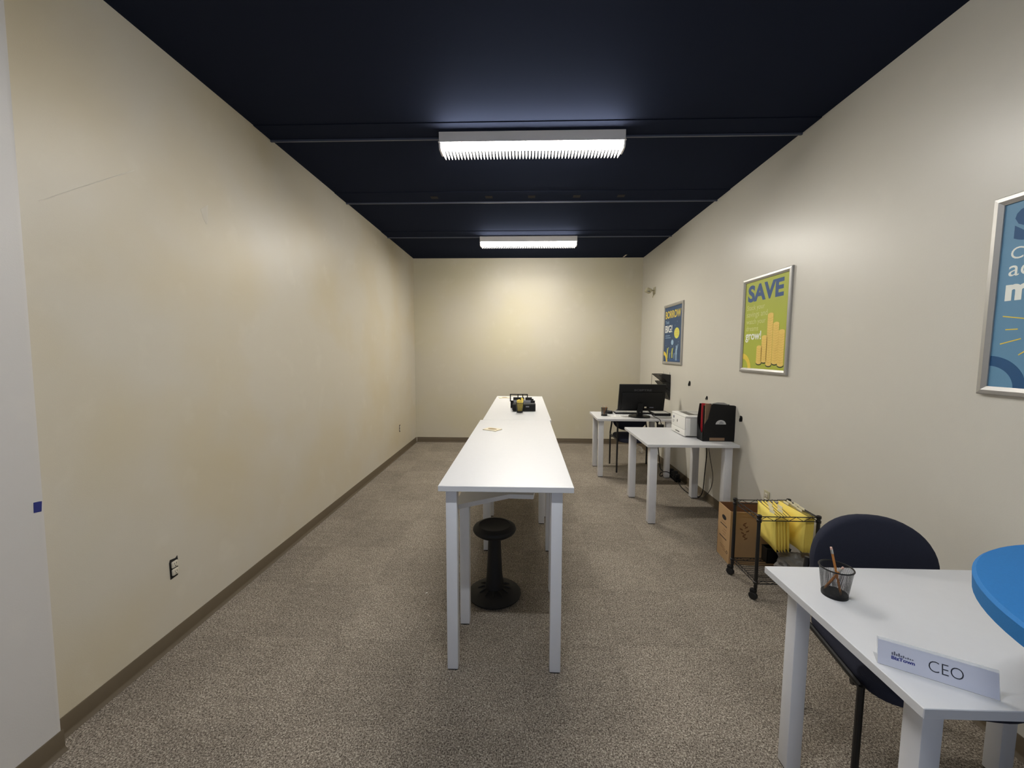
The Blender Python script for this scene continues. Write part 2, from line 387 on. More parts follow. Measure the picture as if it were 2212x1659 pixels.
# ------------------------------------------------------------------ ceiling fixtures
def make_fixture(lens, ribm):
    t = thing('ceiling_light', 'long white fluorescent ceiling light with ribbed lens, the nearer one above the high tables', 'light', (0.04, 2.87, CZ))
    hl = 0.643
    obj('housing', box(nb(), -hl, hl, 0.0, 0.125, -0.070, 0.0, 0.002, 1), M_SLOT, t)
    obj('trim_strip', box(nb(), -hl-0.004, hl+0.004, -0.004, 0.129, -0.074, -0.069, 0.001, 1), M_SLOT, t)
    ll = hl-0.012
    bm = nb(); prism(bm, [(0.004, -0.074), (0.008, -0.10), (0.014, -0.112), (0.046, -0.114), (0.046, -0.074)], 0, -ll, ll)
    lo = obj('lens', bm, [M_LSIDE, lens], t, smooth=False)
    for p in lo.data.polygons: p.material_index = 1 if p.normal.z < -0.9 else 0
    for s in (-1, 1):
        bm = nb(); prism(bm, [(0.0, -0.073), (0.004, -0.103), (0.014, -0.117), (0.078, -0.120), (0.11, -0.118), (0.125, -0.10), (0.128, -0.073)], 0, s*ll, s*(ll+0.012))
        obj('end_cap', bm, M_SLOT, t)
        obj('lamp_socket', box(nb(), s*(ll-0.045)-0.005, s*(ll-0.045)+0.005, 0.028, 0.040, -0.120, -0.113), M_GREY, t)
    n = 54; rib = None
    for k in range(n):
        x = -ll+0.012+(2*ll-0.024)*k/(n-1)
        if rib is None:
            bm = nb()
            prof = [(-0.0074, 0.044), (0.0074, 0.044), (0.0072, 0.080), (0.0058, 0.115), (0.0014, 0.142), (-0.0014, 0.142), (-0.0058, 0.115), (-0.0072, 0.080)]
            A = [bm.verts.new((px, py, -0.109-(py-0.044)*0.12)) for px, py in prof]; B = [bm.verts.new((px, py, -0.115-(py-0.044)*0.12)) for px, py in prof]
            bm.faces.new(A); bm.faces.new(list(reversed(B)))
            for i in range(8): bm.faces.new((A[i], A[(i+1) % 8], B[(i+1) % 8], B[i]))
            rib = obj('louver_rib', bm, ribm, t, (x, 0, 0), smooth=False)
        else:
            c = rib.copy(); C.objects.link(c); c.location = (x, 0, 0)
    return t
fx = make_fixture(M_LENS, M_RIB)
f2 = dup(fx, (0.041, 5.39, CZ), label='long white fluorescent ceiling light, the far one close to the back wall')
f0 = dup(fx, (0.04, 0.68, CZ), label='long white fluorescent ceiling light overhead, out of the photo behind the viewer')
for f_, ms in ((f0, (M_LSIDE0, M_LENS0)), (f2, (M_LSIDEF, M_LENSF))):
    for c in f_.children:
        if c.name.startswith('lens'):
            c.data = c.data.copy(); c.data.materials[0] = ms[0]; c.data.materials[1] = ms[1]

# ------------------------------------------------------------------ tables
def table(name, label, x0, x1, y0, y1, zt, th, legs, leg_w, m=M_WHITE, plates=True, group=None):
    cx, cy = (x0+x1)/2, (y0+y1)/2
    t = thing(name, label, 'table' if 'table' in name else 'desk', (cx, cy, 0), 0, group)
    obj('tabletop', box(nb(), x0-cx, x1-cx, y0-cy, y1-cy, zt-th, zt, 0.0015, 1), m, t)
    for lx, ly in legs:
        l = obj('leg', box(nb(), 0, leg_w, 0, leg_w, 0.006, zt-th-0.004, 0.004, 2), M_WLEG, t, (lx-cx, ly-cy, 0))
        obj('foot_pad', box(nb(), 0.004, leg_w-0.004, 0.004, leg_w-0.004, 0, 0.006), M_RUB, l)
        if plates: obj('leg_plate', box(nb(), -0.004, leg_w+0.004, -0.004, leg_w+0.004, zt-th-0.004, zt-th), M_GREY, l)
    return t
T1 = table('high_table', 'high white counter-height table nearest the viewer, black stool beneath it', -0.395, 0.229, 1.772, 3.538, 0.932, 0.026,
      [(-0.367, 1.807), (0.128, 1.803), (-0.367, 3.472), (0.133, 3.474)], 0.053)
T2 = table('high_table', 'high white counter-height table behind the nearest one, black organizer on top', -0.375, 0.243, 3.545, 5.452, 0.932, 0.026,
      [(-0.335, 3.62), (0.16, 3.62), (-0.345, 5.34), (0.15, 5.34)], 0.053)
# low desk with a cut-out front edge pushed under the nearest high table
t = thing('low_desk', 'low white desk with cut-away front edge tucked under the nearest high table', 'desk', (-0.06, 2.8, 0))
bm = nb(); prism(bm, [(x+0.06, y-2.8) for x, y in ((-0.362, 2.045), (-0.345, 2.045), (-0.085, 2.208), (0.055, 2.203), (0.07, 2.33), (0.235, 2.41), (0.235, 3.07), (-0.362, 3.07))], 2, 0.712, 0.737)
obj('tabletop', bm, M_WHITE, t, smooth=False)
for lx, ly in ((-0.356, 2.13), (0.163, 2.448), (-0.311, 2.973), (0.17, 2.98)):
    l = obj('leg', box(nb(), 0, 0.054, 0, 0.054, 0.006, 0.712, 0.004, 2), M_WLEG, t, (lx+0.06, ly-2.8, 0))
    obj('foot_pad', box(nb(), 0.004, 0.05, 0.004, 0.05, 0, 0.006), M_RUB, l)
D1 = table('desk', 'small white desk by the right wall holding the white printer and black file bin', 1.085, 1.886, 3.480, 4.292, 0.735, 0.024,
      [(1.120, 3.510), (1.775, 3.510), (1.117, 4.163), (1.772, 4.165)], 0.067)
D2 = table('desk', 'small white desk near the back wall with the black monitor on it', 0.888, 1.860, 4.800, 5.395, 0.735, 0.026,
      [(0.917, 4.855), (1.727, 4.835), (0.927, 5.305), (1.680, 5.305)], 0.060)
D3 = table('desk', 'white desk in the right foreground with the name sign and pencil cup', 0.930, 1.850, 0.887, 1.503, 0.727, 0.026,
      [(0.985, 0.940), (1.725, 0.940), (0.973, 1.378), (1.725, 1.378)], 0.052)
# round blue high table, cut by the right edge of the frame
t = thing('round_table', 'bright blue round-topped high table at the right edge of the photo', 'table', (1.328, 0.561, 0))
zt = 1.067
obj('tabletop', lathe(nb(), [(0, zt-0.046), (0.446, zt-0.046), (0.457, zt-0.040), (0.459, zt-0.006), (0.453, zt), (0, zt)], 96, cap=False), M_BLUE, t)
obj('column', lathe(nb(), [(0.038, 0.03), (0.038, zt-0.046)], 24), M_BLACK, t)
obj('base', lathe(nb(), [(0.26, 0), (0.26, 0.008), (0.24, 0.018), (0.06, 0.035), (0.04, 0.05)], 48), M_BLACK, t)

# ------------------------------------------------------------------ stool
t = thing('stool', 'black wobble stool with round seat under the nearest high table', 'stool', (-0.183, 2.42, 0))
obj('seat', lathe(nb(), [(0, 0.400), (0.06, 0.400), (0.110, 0.408), (0.130, 0.422), (0.136, 0.436), (0.130, 0.450), (0.112, 0.461), (0.098, 0.4635), (0.092, 0.460), (0, 0.459)], 48, cap=False), M_BLACKM, t)
obj('column', lathe(nb(), [(0.058, 0.052), (0.057, 0.085), (0.050, 0.14), (0.044, 0.26), (0.040, 0.36), (0.042, 0.40)], 32), M_BLACKM, t)
b = obj('base', lathe(nb(), [(0, 0), (0.150, 0.0), (0.166, 0.010), (0.168, 0.018), (0.160, 0.024), (0.120, 0.038), (0.066, 0.056), (0, 0.060)], 56, cap=False), M_BLACKM, t)
bm = nb()
for k in range(12):
    a = 2*PI*k/12
    tube(bm, [(0.062*math.cos(a), 0.062*math.sin(a), 0.056), (0.075*math.cos(a), 0.075*math.sin(a), 0.056), (0.105*math.cos(a), 0.105*math.sin(a), 0.044)], [0.004, 0.006, 0.003], 6)
obj('rib', bm, M_BLACKM, b)

# ------------------------------------------------------------------ arm chairs
def pad(bm, outline, depth, edge, axis_map):
    # cushion with rounded rim: outline scaled in steps through its depth
    n = len(outline); cx = sum(p[0] for p in outline)/n; cy = sum(p[1] for p in outline)/n
    steps = [(0.0, 0.80), (0.04, 0.90), (0.16, 0.965), (0.38, 1.0), (0.62, 1.0), (0.84, 0.965), (0.96, 0.90), (1.0, 0.80)]
    rings = []
    for d, s in steps:
        rings.append([bm.verts.new(axis_map(cx+(p[0]-cx)*(1-(1-s)*edge), cy+(p[1]-cy)*(1-(1-s)*edge), d*depth)) for p in outline])
    for A, B in zip(rings, rings[1:]):
        for k in range(n): bm.faces.new((A[k], A[(k+1) % n], B[(k+1) % n], B[k]))
    for R, dd in ((rings[0], 0), (rings[-1], depth)):
        c = bm.verts.new(axis_map(cx, cy, dd))
        for k in range(n): bm.faces.new((R[k], R[(k+1) % n], c))
    return bm
def supell(hw, hh, cx, cy, e, n=48):
    o = []
    for k in range(n):
        a = 2*PI*k/n; c, s = math.cos(a), math.sin(a)
        o.append((cx+hw*math.copysign(abs(c)**(2/e), c), cy+hh*math.copysign(abs(s)**(2/e), s)))
    return o
def make_chair(label, loc, rz, arms, hh=0.203, zc=0.662):
    t = thing('chair', label, 'chair', loc, rz)
    obj('seat', pad(nb(), supell(0.246, 0.228, 0, -0.02, 4.5), 0.055, 0.55, lambda x, y, d: (x, y, 0.400+d+0.25*(y+0.02)**2*0.0-0.012*max(0, -y-0.14)/0.1)), M_NAVY, t)
    obj('backrest', pad(nb(), supell(0.231, hh, 0, zc, 2.23), 0.05, 0.55, lambda x, z, d: (x, 0.175+d-0.05*(x/0.25)**2*0.6+0.10*(z-0.60), z)), M_NAVY, t)
    for s in (-1, 1):
        x = s*0.252
        front = [(x, -0.20, 0), (x, -0.20, 0.60), (x, -0.196, 0.632), (x, -0.182, 0.652)] if arms else [(x, -0.20, 0), (x, -0.20, 0.425)]
        obj('leg', tube(nb(), front, 0.011, 10), M_BWIRE, t)
        obj('leg', tube(nb(), [(x, 0.205, 0), (x, 0.205, 0.45), (x*0.93, 0.214, 0.56), (x*0.88, 0.222, 0.66)], 0.011, 10), M_BWIRE, t)
        if arms: obj('armrest', box(nb(), x-0.02, x+0.02, -0.20, 0.16, 0.650, 0.672, 0.009, 3), M_BLACK, t)
        obj('seat_rail', tube(nb(), [(x, -0.20, 0.420), (x, 0.205, 0.420)], 0.010, 8), M_BWIRE, t)
    bm = nb()
    for y in (-0.15, 0.14): tube(bm, [(-0.252, y, 0.398), (0.252, y, 0.398)], 0.010, 8)
    obj('cross_bar', bm, M_BWIRE, t)
    return t
make_chair('navy fabric armchair with black legs behind the foreground desk', (1.424, 1.455, 0), math.radians(-8.7), False)
make_chair('navy fabric armchair with black legs tucked under the monitor desk', (1.440, 5.250, 0), math.radians(0.5), True, 0.165, 0.635)

# ------------------------------------------------------------------ posters
def wallM(yl, z, off):   # local x runs along -Y from yl, local y is up, z out of the right wall
    return frame((RW-off, yl, z), (0, -1, 0), (0, 0, 1))
def poster(label, yl, z0, w, h, ground):
    t = thing('framed_poster', label, 'poster', (RW, yl, z0))
    t_inv = Matrix.Translation(-Vector((RW, yl, z0)))
    M0 = t_inv @ wallM(yl, z0, 0)
    fw = 0.034
    def rail(p):
        bm = nb()
        prof = [(0.0, 0.0), (0.0, 0.014), (0.004, 0.019), (fw*0.55, 0.021), (fw, 0.013), (fw, 0.0)]
        A, B = p
        # mitred: inner edge is shorter by fw at both ends
        d = (Vector(B)-Vector(A)).normalized(); nrm = Vector((-d.y, d.x))
        L = (Vector(B)-Vector(A)).length
        ra = [bm.verts.new((A[0]+d.x*a+nrm.x*a, A[1]+d.y*a+nrm.y*a, zz)) for a, zz in prof]
        rb = [bm.verts.new((B[0]-d.x*a+nrm.x*a, B[1]-d.y*a+nrm.y*a, zz)) for a, zz in prof]
        bm.faces.new(ra); bm.faces.new(list(reversed(rb)))
        for i in range(6): bm.faces.new((ra[i], ra[(i+1) % 6], rb[(i+1) % 6], rb[i]))
        return bm
    c = [(0, 0), (w, 0), (w, h), (0, h)]
    for i in range(4):
        obj('frame_rail', xf(rail((c[i], c[(i+1) % 4])), M0), M_ALU, t, smooth=False)
    obj('backing', xf(box(nb(), 0.01, w-0.01, 0.01, h-0.01, 0.0, 0.006), M0), M_FRAMEBK, t)
    pr = obj('print', xf(box(nb(), fw-0.004, w-fw+0.004, fw-0.004, h-fw+0.004, 0.0062, 0.0078), M0), ground, t)
    return t, pr, t_inv, fw
def decal(bms, M, m, pr, name='printed_shape'):
    return obj(name, xf(bms, M), m, pr, smooth=False)
G_GREEN = mat('poster_green', (172, 180, 62), 0.55, vary=0.06, scale=4)
G_NAVY = mat('poster_navy', (46, 72, 104), 0.55, vary=0.06, scale=4)
G_BLUE = mat('poster_blue', (96, 142, 172), 0.55, vary=0.05, scale=4)
P_BLUE = mat('poster_ink_blue', (52, 84, 132), 0.6)
P_DBLUE = mat('poster_ink_deep_blue', (24, 78, 122), 0.6)
P_YEL = mat('poster_ink_yellow', (226, 200, 74), 0.6)
P_COIN = mat('poster_ink_coin', (234, 200, 104), 0.6)
P_COIN2 = mat('poster_ink_coin_line', (216, 176, 84), 0.6)
P_WHITE = mat('poster_ink_white', (236, 238, 228), 0.6)
P_PALE = mat('poster_ink_pale', (206, 210, 140), 0.6)
P_DARK = mat('poster_ink_dark', (44, 56, 38), 0.6)
P_SKY = mat('poster_ink_sky', (150, 178, 200), 0.6)
P_LIME = mat('poster_ink_lime', (206, 206, 92), 0.6)

# the green SAVE poster
yl, z0, w, h = 3.577, 1.379, 0.632, 0.786
t, pr, ti, fw = poster('lime green framed poster with blue SAVE heading and coin stacks', yl, z0, w, h, G_GREEN)
def PM(x, y, off=0.0080): return ti @ wallM(yl-x, z0+y, off)
text('lettering', 'SAVE', P_BLUE, pr, PM(0.070, 0.585), 0.2, 0.470, 0.140, bold=0.008)
for i, (s, wd) in enumerate((('Stack your', 0.25), ('savings and', 0.29), ('watch your', 0.27), ('dreams', 0.175))):
    text('lettering', s, P_PALE, pr, PM(0.065, 0.520-0.058*i), 0.055, wd)
text('lettering', 'grow!', P_WHITE, pr, PM(0.060, 0.275), 0.085, 0.225, bold=0.0015)
for x, y0_, y1_ in ((0.27, 0.085, 0.21), (0.335, 0.100, 0.29), (0.40, 0.075, 0.46), (0.475, 0.090, 0.385), (0.545, 0.075, 0.325)):
    decal(flat(nb(), ellipse(x, y0_-0.006, 0.040, 0.017)), PM(0, 0, 0.0080), P_DARK, pr)
    bm = nb()
    o = [(x-0.036, y0_)]+ellipse(x, y0_, 0.036, 0.014, 10, PI, 2*PI)+ellipse(x, y1_, 0.036, 0.014, 10, 0, PI)
    flat(bm, o); decal(bm, PM(0, 0, 0.0087), P_COIN, pr, 'coin_stack')
    bm = nb(); yy = y0_+0.02
    while yy < y1_-0.005:
        flat(bm, [(x-0.034, yy), (x, yy-0.010), (x+0.034, yy), (x+0.034, yy+0.0022), (x, yy-0.0078), (x-0.034, yy+0.0022)]); yy += 0.019
    decal(bm, PM(0, 0, 0.0094), P_COIN2, pr, 'coin_edges')
decal(flat(nb(), arcband(0.030, 0.028, 0.085, 0.128, 0.03, PI/2-0.03)), PM(0, 0, 0.0080), P_YEL, pr)

# the navy BORROW poster
yl, z0, w, h = 5.552, 1.384, 0.655, 0.782
t, pr, ti, fw = poster('navy framed poster with yellow BORROW heading and white BIG!', yl, z0, w, h, G_NAVY)
text('lettering', 'BORROW', P_YEL, pr, PM(0.055, 0.600), 0.1, 0.525, 0.098, bold=0.0015)
text('lettering', 'Think', P_SKY, pr, PM(0.055, 0.530), 0.06, 0.14)
text('lettering', 'BIG!', P_WHITE, pr, PM(0.055, 0.415), 0.13, 0.25, 0.096, bold=0.002)
for i in range(2): decal(flat(nb(), [(0.058, 0.372-0.028*i), (0.058+0.17+0.03*i, 0.372-0.028*i), (0.058+0.17+0.03*i, 0.379-0.028*i), (0.058, 0.379-0.028*i)]), PM(0, 0), P_SKY, pr)
decal(flat(nb(), ellipse(0.465, 0.400, 0.085, 0.068, 28)), PM(0, 0), P_LIME, pr, 'printed_planet')
for dy in (-0.03, 0.0, 0.03):
    decal(flat(nb(), [(0.40, 0.398+dy), (0.50, 0.404+dy), (0.535, 0.392+dy), (0.535, 0.398+dy), (0.50, 0.411+dy), (0.40, 0.405+dy)]), PM(0, 0, 0.0087), P_COIN2, pr)
decal(flat(nb(), ellipse(0.325, 0.285, 0.040, 0.034, 20)), PM(0, 0), P_SKY, pr, 'printed_moon')
for x, y in ((0.47, 0.545), (0.40, 0.50), (0.10, 0.245), (0.29, 0.235), (0.215, 0.215), (0.53, 0.29), (0.37, 0.235)):
    decal(flat(nb(), [(x, y-0.008), (x+0.004, y), (x, y+0.008), (x-0.004, y)]), PM(0, 0), P_SKY, pr, 'printed_star')
def figure(x, y, hgt, m):
    bm = nb()
    flat(bm, ellipse(x, y+hgt*0.86, hgt*0.09, hgt*0.10, 10))
    flat(bm, [(x-hgt*0.10, y+hgt*0.76), (x+hgt*0.10, y+hgt*0.76), (x+hgt*0.13, y+hgt*0.38), (x-hgt*0.13, y+hgt*0.38)])
    flat(bm, [(x+hgt*0.08, y+hgt*0.76), (x+hgt*0.24, y+hgt*1.04), (x+hgt*0.30, y+hgt*1.0), (x+hgt*0.12, y+hgt*0.62)])
    flat(bm, [(x-hgt*0.11, y+hgt*0.38), (x-hgt*0.02, y+hgt*0.38), (x-hgt*0.03, y), (x-hgt*0.11, y)])
    flat(bm, [(x+hgt*0.02, y+hgt*0.38), (x+hgt*0.11, y+hgt*0.38), (x+hgt*0.12, y), (x+hgt*0.04, y)])
    decal(bm, PM(0, 0, 0.0087), m, pr, 'printed_figure')
for x, y, hg, m in ((0.16, 0.08, 0.14, P_LIME), (0.25, 0.075, 0.075, P_SKY), (0.33, 0.085, 0.13, P_LIME), (0.40, 0.075, 0.075, P_SKY), (0.47, 0.055, 0.20, P_SKY)): figure(x, y, hg, m)
decal(flat(nb(), [(0.14, 0.050), (0.58, 0.050), (0.58, 0.070), (0.14, 0.066)]), PM(0, 0), P_BLUE, pr)
decal(flat(nb(), arcband(0.030, 0.028, 0.092, 0.140, 0.03, PI/2-0.03)), PM(0, 0, 0.0094), P_YEL, pr)

# the light blue poster cut by the frame
yl, z0, w, h = 1.726, 1.379, 0.632, 0.786
t, pr, ti, fw = poster('light blue framed poster cut off by the right edge of the photo', yl, z0, w, h, G_BLUE)
text('lettering', 'S', P_DBLUE, pr, PM(0.070, 0.600), 0.2, 0.105, 0.130, bold=0.012)
text('lettering', 'C', P_WHITE, pr, PM(0.068, 0.535), 0.06, 0.04)
text('lettering', 'ac', P_WHITE, pr, PM(0.066, 0.470), 0.06, 0.07)
text('lettering', 'm', P_WHITE, pr, PM(0.062, 0.380), 0.1, 0.085, bold=0.005)
for a, b_ in (((0.062, 0.315), (0.14, 0.300)), ((0.075, 0.262), (0.115, 0.262)), ((0.062, 0.205), (0.128, 0.225)), ((0.125, 0.162), (0.16, 0.190))):
    d = Vector((b_[0]-a[0], b_[1]-a[1])).normalized()*0.002
    decal(flat(nb(), [(a[0]+d.y, a[1]-d.x), (b_[0]+d.y, b_[1]-d.x), (b_[0]-d.y, b_[1]+d.x), (a[0]-d.y, a[1]+d.x)]), PM(0, 0), P_YEL, pr, 'printed_ray')
decal(flat(nb(), arcband(0.030, 0.030, 0.088, 0.128, 0.03, PI/2-0.03)), PM(0, 0), P_DBLUE, pr)

# ------------------------------------------------------------------ pencil cups
def pencil(parentless, label, base, tip, r=0.0038, group=None, body=M_PENCIL, top=None):
    base = Vector(base); tip = Vector(tip); d = (tip-base)
    L = d.length; d.normalize()
    t = thing('pencil', label, 'pencil', base, 0, group)
    s = d.cross(Vector((0, 0, 1)));
    if s.length < 1e-4: s = Vector((1, 0, 0))
    s.normalize(); M = frame((0, 0, 0), s, d.cross(s)); 
    def seg(z0_, z1_, ra, rb, m, nm, n=6): obj(nm, xf(lathe(nb(), [(ra, z0_), (rb, z1_)], n), M), m, t)
    seg(0.012, L-0.022, r, r, body, 'barrel'); seg(0.0, 0.012, 0.0006, r, M_CARD, 'point')
    seg(L-0.022, L-0.008, r*1.05, r*1.05, top or M_FERR, 'ferrule', 10); seg(L-0.008, L, r, r*0.9, top or M_ERASE, 'eraser', 10)
    return t
def mesh_cup(label, loc, r0, r1, hgt, pitch=0.0024):
    t = thing('pencil_cup', label, 'cup', loc)
    obj('mesh_wall', lathe(nb(), [(r0, 0.003), (r0+(r1-r0)*0.5, hgt*0.5), (r1, hgt-0.002)], 48, cap=False, uv=pitch), M_MESH, t)
    bm = nb(); tube(bm, [(r1*math.cos(2*PI*k/40), r1*math.sin(2*PI*k/40), hgt) for k in range(40)], 0.0026, 8, True)
    obj('rim', bm, M_BWIRE, t)
    obj('cup_base', lathe(nb(), [(0, 0), (r0+0.001, 0), (r0+0.0015, 0.009), (r0, 0.011), (0, 0.003)], 40, cap=False), M_BLACK, t)
    return t
Z3 = 0.727
mesh_cup('black wire mesh pencil cup on the foreground white desk', (1.058, 1.325, Z3), 0.036, 0.0475, 0.098)
pencil(0, 'orange pencil standing upright in the foreground mesh cup', (1.070, 1.312, Z3+0.006), (1.041, 1.332, Z3+0.165))
pencil(0, 'short pencil leaning across the foreground mesh cup', (1.036, 1.346, Z3+0.006), (1.084, 1.328, Z3+0.097))
# ------------------------------------------------------------------ name sign
A = Vector((0.941, 1.024, Z3)); B = Vector((1.131, 0.913, Z3)); L = (B-A).length
t = thing('name_sign', 'clear acrylic name sign reading CEO on the foreground desk', 'sign', A)
d = (B-A).normalized(); back = Vector((-d.y, d.x, 0)); upv = (Vector((0, 0, 1))*0.96+back*0.28).normalized()
M0 = frame((0, 0, 0), d, upv)
hs = 0.064
obj('holder', xf(box(nb(), 0, L, 0, hs+0.003, -0.0045, -0.0005, 0.0006, 1), M0), M_ACRYL, t)
M1 = frame((0, 0, 0), d, back)
obj('foot', xf(box(nb(), 0, L, 0.004, 0.045, 0.0, 0.002), M1), M_ACRYL, t)
ins = obj('paper_insert', xf(box(nb(), 0.0015, L-0.0015, 0.0015, hs-0.003, -0.0004, 0.0004), M0), M_SIGN, t)
def SM(x, y): return M0 @ Matrix.Translation((x, y, 0.0006))
text('lettering', 'CEO', M_SIGNINK, ins, SM(0.098, 0.020), 0.03, 0.062, 0.0255, t=0.0003, bold=-0.0004)
text('lettering', 'BizTown', M_SIGNBLUE, ins, SM(0.028, 0.021), 0.012, 0.045, 0.0085, bold=0.0005, t=0.0003)
bm = nb()
for k, hh in enumerate((5, 7, 4, 6, 3, 4, 2, 3, 2, 2)):
    x = 0.0285+k*0.0043; flat(bm, [(x, 0.0315), (x+0.0030, 0.0315), (x+0.0030, 0.0315+hh*0.0012), (x+0.0015, 0.0315+hh*0.0014), (x, 0.0315+hh*0.0012)], 0, 0.0003)
obj('logo_skyline', xf(bm, SM(0, 0)), M_INK, ins, smooth=False)

# ------------------------------------------------------------------ items on the high tables
ZT = 0.932
t = thing('coaster', 'pale cork coaster with printed oval on the nearest high table', 'coaster', (-0.25, 3.09, ZT), math.radians(-31))
obj('slab', box(nb(), -0.062, 0.062, -0.045, 0.045, 0, 0.007, 0.001, 1), M_CORK, t)
obj('print', flat(nb(), ellipse(0, 0, 0.04, 0.024), 0.0071, 0.0003), M_CORKI, t)
t = thing('coaster', 'pale coaster near the far end of the farther high table', 'coaster', (-0.262, 5.25, ZT), math.radians(12))
obj('slab', box(nb(), -0.075, 0.075, -0.06, 0.06, 0, 0.006, 0.001, 1), M_CORK, t)
obj('print', flat(nb(), ellipse(0, 0, 0.04, 0.035), 0.0061, 0.0003), M_CORKI, t)
# black desk organizer
t = thing('desk_organizer', 'black desk organizer with drawer, stepped slots and rear frame on the farther high table', 'organizer', (0, 4.07, ZT))
obj('drawer_box', box(nb(), -0.118, 0.116, 0, 0.10, 0, 0.076, 0.004, 2), M_BLACKM, t)
dr = obj('drawer', box(nb(), -0.012, 0.108, -0.006, 0.0, 0.008, 0.068, 0.002, 1), M_BLACK, t)
obj('handle', box(nb(), 0.015, 0.050, -0.012, -0.006, 0.044, 0.054, 0.002, 1), M_GREY, dr)
obj('side_bin', box(nb(), -0.124, -0.03, -0.012, 0.0, 0.012, 0.070, 0.003, 1), M_BLACK, t)
for i, (xr, y0_, zz) in enumerate(((0.112, 0.10, 0.100), (0.098, 0.15, 0.112), (0.082, 0.20, 0.122))):
    obj('slot_divider', box(nb(), -0.118 if i == 0 else 0.01, xr, y0_, y0_+0.008, 0, zz, 0.002, 1), M_BLACKM, t)
obj('slot_base', box(nb(), -0.118, 0.10, 0.10, 0.25, 0, 0.06, 0.002, 1), M_BLACKM, t)
obj('slot_panel', box(nb(), -0.118, 0.0, 0.15, 0.158, 0, 0.128, 0.002, 1), M_BLACKM, t)
obj('note_paper', box(nb(), -0.112, 0.066, 0.092, 0.097, 0.0765, 0.104), M_GREY, t)
bm = nb(); zb, zt_ = 0.07, 0.152
for x0_, x1_, za, zc in ((-0.158, 0.038, zt_-0.010, zt_), (-0.158, 0.038, zb, zb+0.010), (-0.158, -0.147, zb, zt_), (0.028, 0.038, zb, zt_), (-0.074, -0.064, zb, zt_), (-0.022, -0.012, zb, zt_)):
    box(bm, x0_, x1_, 0.245, 0.255, za, zc)
box(bm, -0.15, 0.03, 0.245, 0.255, 0.0, 0.075)
obj('rear_frame', bm, M_BLACK, t)
cup2 = mesh_cup('black mesh cup of yellow pencils in front of the desk organizer', (-0.046, 3.985, ZT), 0.030, 0.042, 0.100, 0.004)
for i, (dx, dy, ln) in enumerate(((-0.018, 0.0, 0.128), (-0.006, 0.012, 0.132), (0.006, -0.008, 0.126), (0.016, 0.008, 0.150), (0.024, 0.0, 0.142), (-0.010, -0.012, 0.125))):
    pencil(0, ['first', 'third', 'fourth', 'fifth', 'sixth', 'second'][i]+' yellow pencil from the left in the cup before the organizer', (-0.046+dx*0.7, 3.985+dy*0.7, ZT+0.008), (-0.046+dx*1.3, 3.985+dy*1.3, ZT+ln), 0.0085, 'yellow pencils in the organizer cup', M_YEL, M_YEL)

# ------------------------------------------------------------------ printer and bin on the middle desk
ZD = 0.735
t = thing('printer', 'white laser printer on the small desk by the right wall', 'printer', (1.53, 3.785, ZD))
obj('body', box(nb(), 0.004, 0.355, 0, 0.350, 0.012, 0.188, 0.014, 3), M_PRN, t)
obj('side_panel', box(nb(), 0.045, 0.340, -0.003, 0.004, 0.014, 0.184, 0.004, 2), M_PRNG, t)
obj('front_door', box(nb(), -0.004, 0.012, 0.006, 0.346, 0.072, 0.190, 0.004, 2), M_PRN, t)
tr = obj('paper_tray', box(nb(), -0.004, 0.012, 0.006, 0.346, 0.008, 0.069, 0.004, 2), M_PRN, t)
obj('handle', box(nb(), -0.006, -0.002, 0.13, 0.23, 0.026, 0.036), M_PRND, tr)
obj('top_cover', box(nb(), -0.004, 0.355, 0.0, 0.350, 0.188, 0.206, 0.008, 3), M_PRN, t)
obj('output_recess', prism(nb(), [(0.05, 0.05), (0.33, 0.05), (0.33, 0.31), (0.05, 0.31)], 2, 0.2055, 0.2068), M_PRND, t)
obj('output_paper', box(nb(), 0.12, 0.32, 0.09, 0.28, 0.2068, 0.2078), M_PRNG, t)
obj('power_button', box(nb(), -0.006, -0.003, 0.185, 0.198, 0.120, 0.145, 0.001, 1), M_PRND, t)
Mp = frame((-0.0045, 0.318, 0), (0, -1, 0), (0, 0, 1))
lg = obj('badge', xf(lathe(nb(), [(0.014, 0), (0.014, 0.0008)], 24), Mp @ Matrix.Translation((0.035, 0.158, 0))), M_INK, t)
for k in range(3): obj('caption', xf(box(nb(), 0.005, 0.06-0.012*k, 0.122-0.010*k, 0.125-0.010*k, 0, 0.0006), Mp), M_INK, t)

t = thing('file_bin', 'black desktop file bin holding red and kraft folders', 'bin', (1.628, 3.63, ZD))
bm = nb(); prism(bm, [(0.0, 0.0), (0.282, 0.0), (0.288, 0.26), (0.284, 0.325), (0.272, 0.330), (0.085, 0.345), (0.066, 0.335), (0.042, 0.21), (0.008, 0.155)], 1, 0.0, 0.006)
fp = obj('front_panel', bm, M_BLACK, t, smooth=False)
obj('slot_window', box(nb(), 0.06, 0.195, -0.0008, 0.0, 0.008, 0.034), M_KRAFT, fp)
bm = nb(); prism(bm, [(0.0, 0.0), (0.282, 0.0), (0.288, 0.26), (0.284, 0.325), (0.012, 0.335), (-0.004, 0.20)], 1, 0.118, 0.124)
obj('rear_panel', bm, M_BLACK, t, smooth=False)
obj('base', box(nb(), 0, 0.282, 0.006, 0.118, 0, 0.006), M_BLACK, t)
obj('end_panel', prism(nb(), [(0.006, 0.006), (0.118, 0.006), (0.118, 0.32), (0.006, 0.32)], 0, 0.278, 0.283), M_BLACK, t)
obj('end_lip', prism(nb(), [(0.006, 0.006), (0.118, 0.006), (0.118, 0.15), (0.09, 0.12), (0.03, 0.07), (0.006, 0.09)], 0, -0.002, 0.003), M_BLACK, t)
Ml = frame((0.155, -0.0008, 0.158), (1, 0, 0), (0, 0, 1))
M_LABEL = mat('silver_label', (196, 196, 194), 0.4)
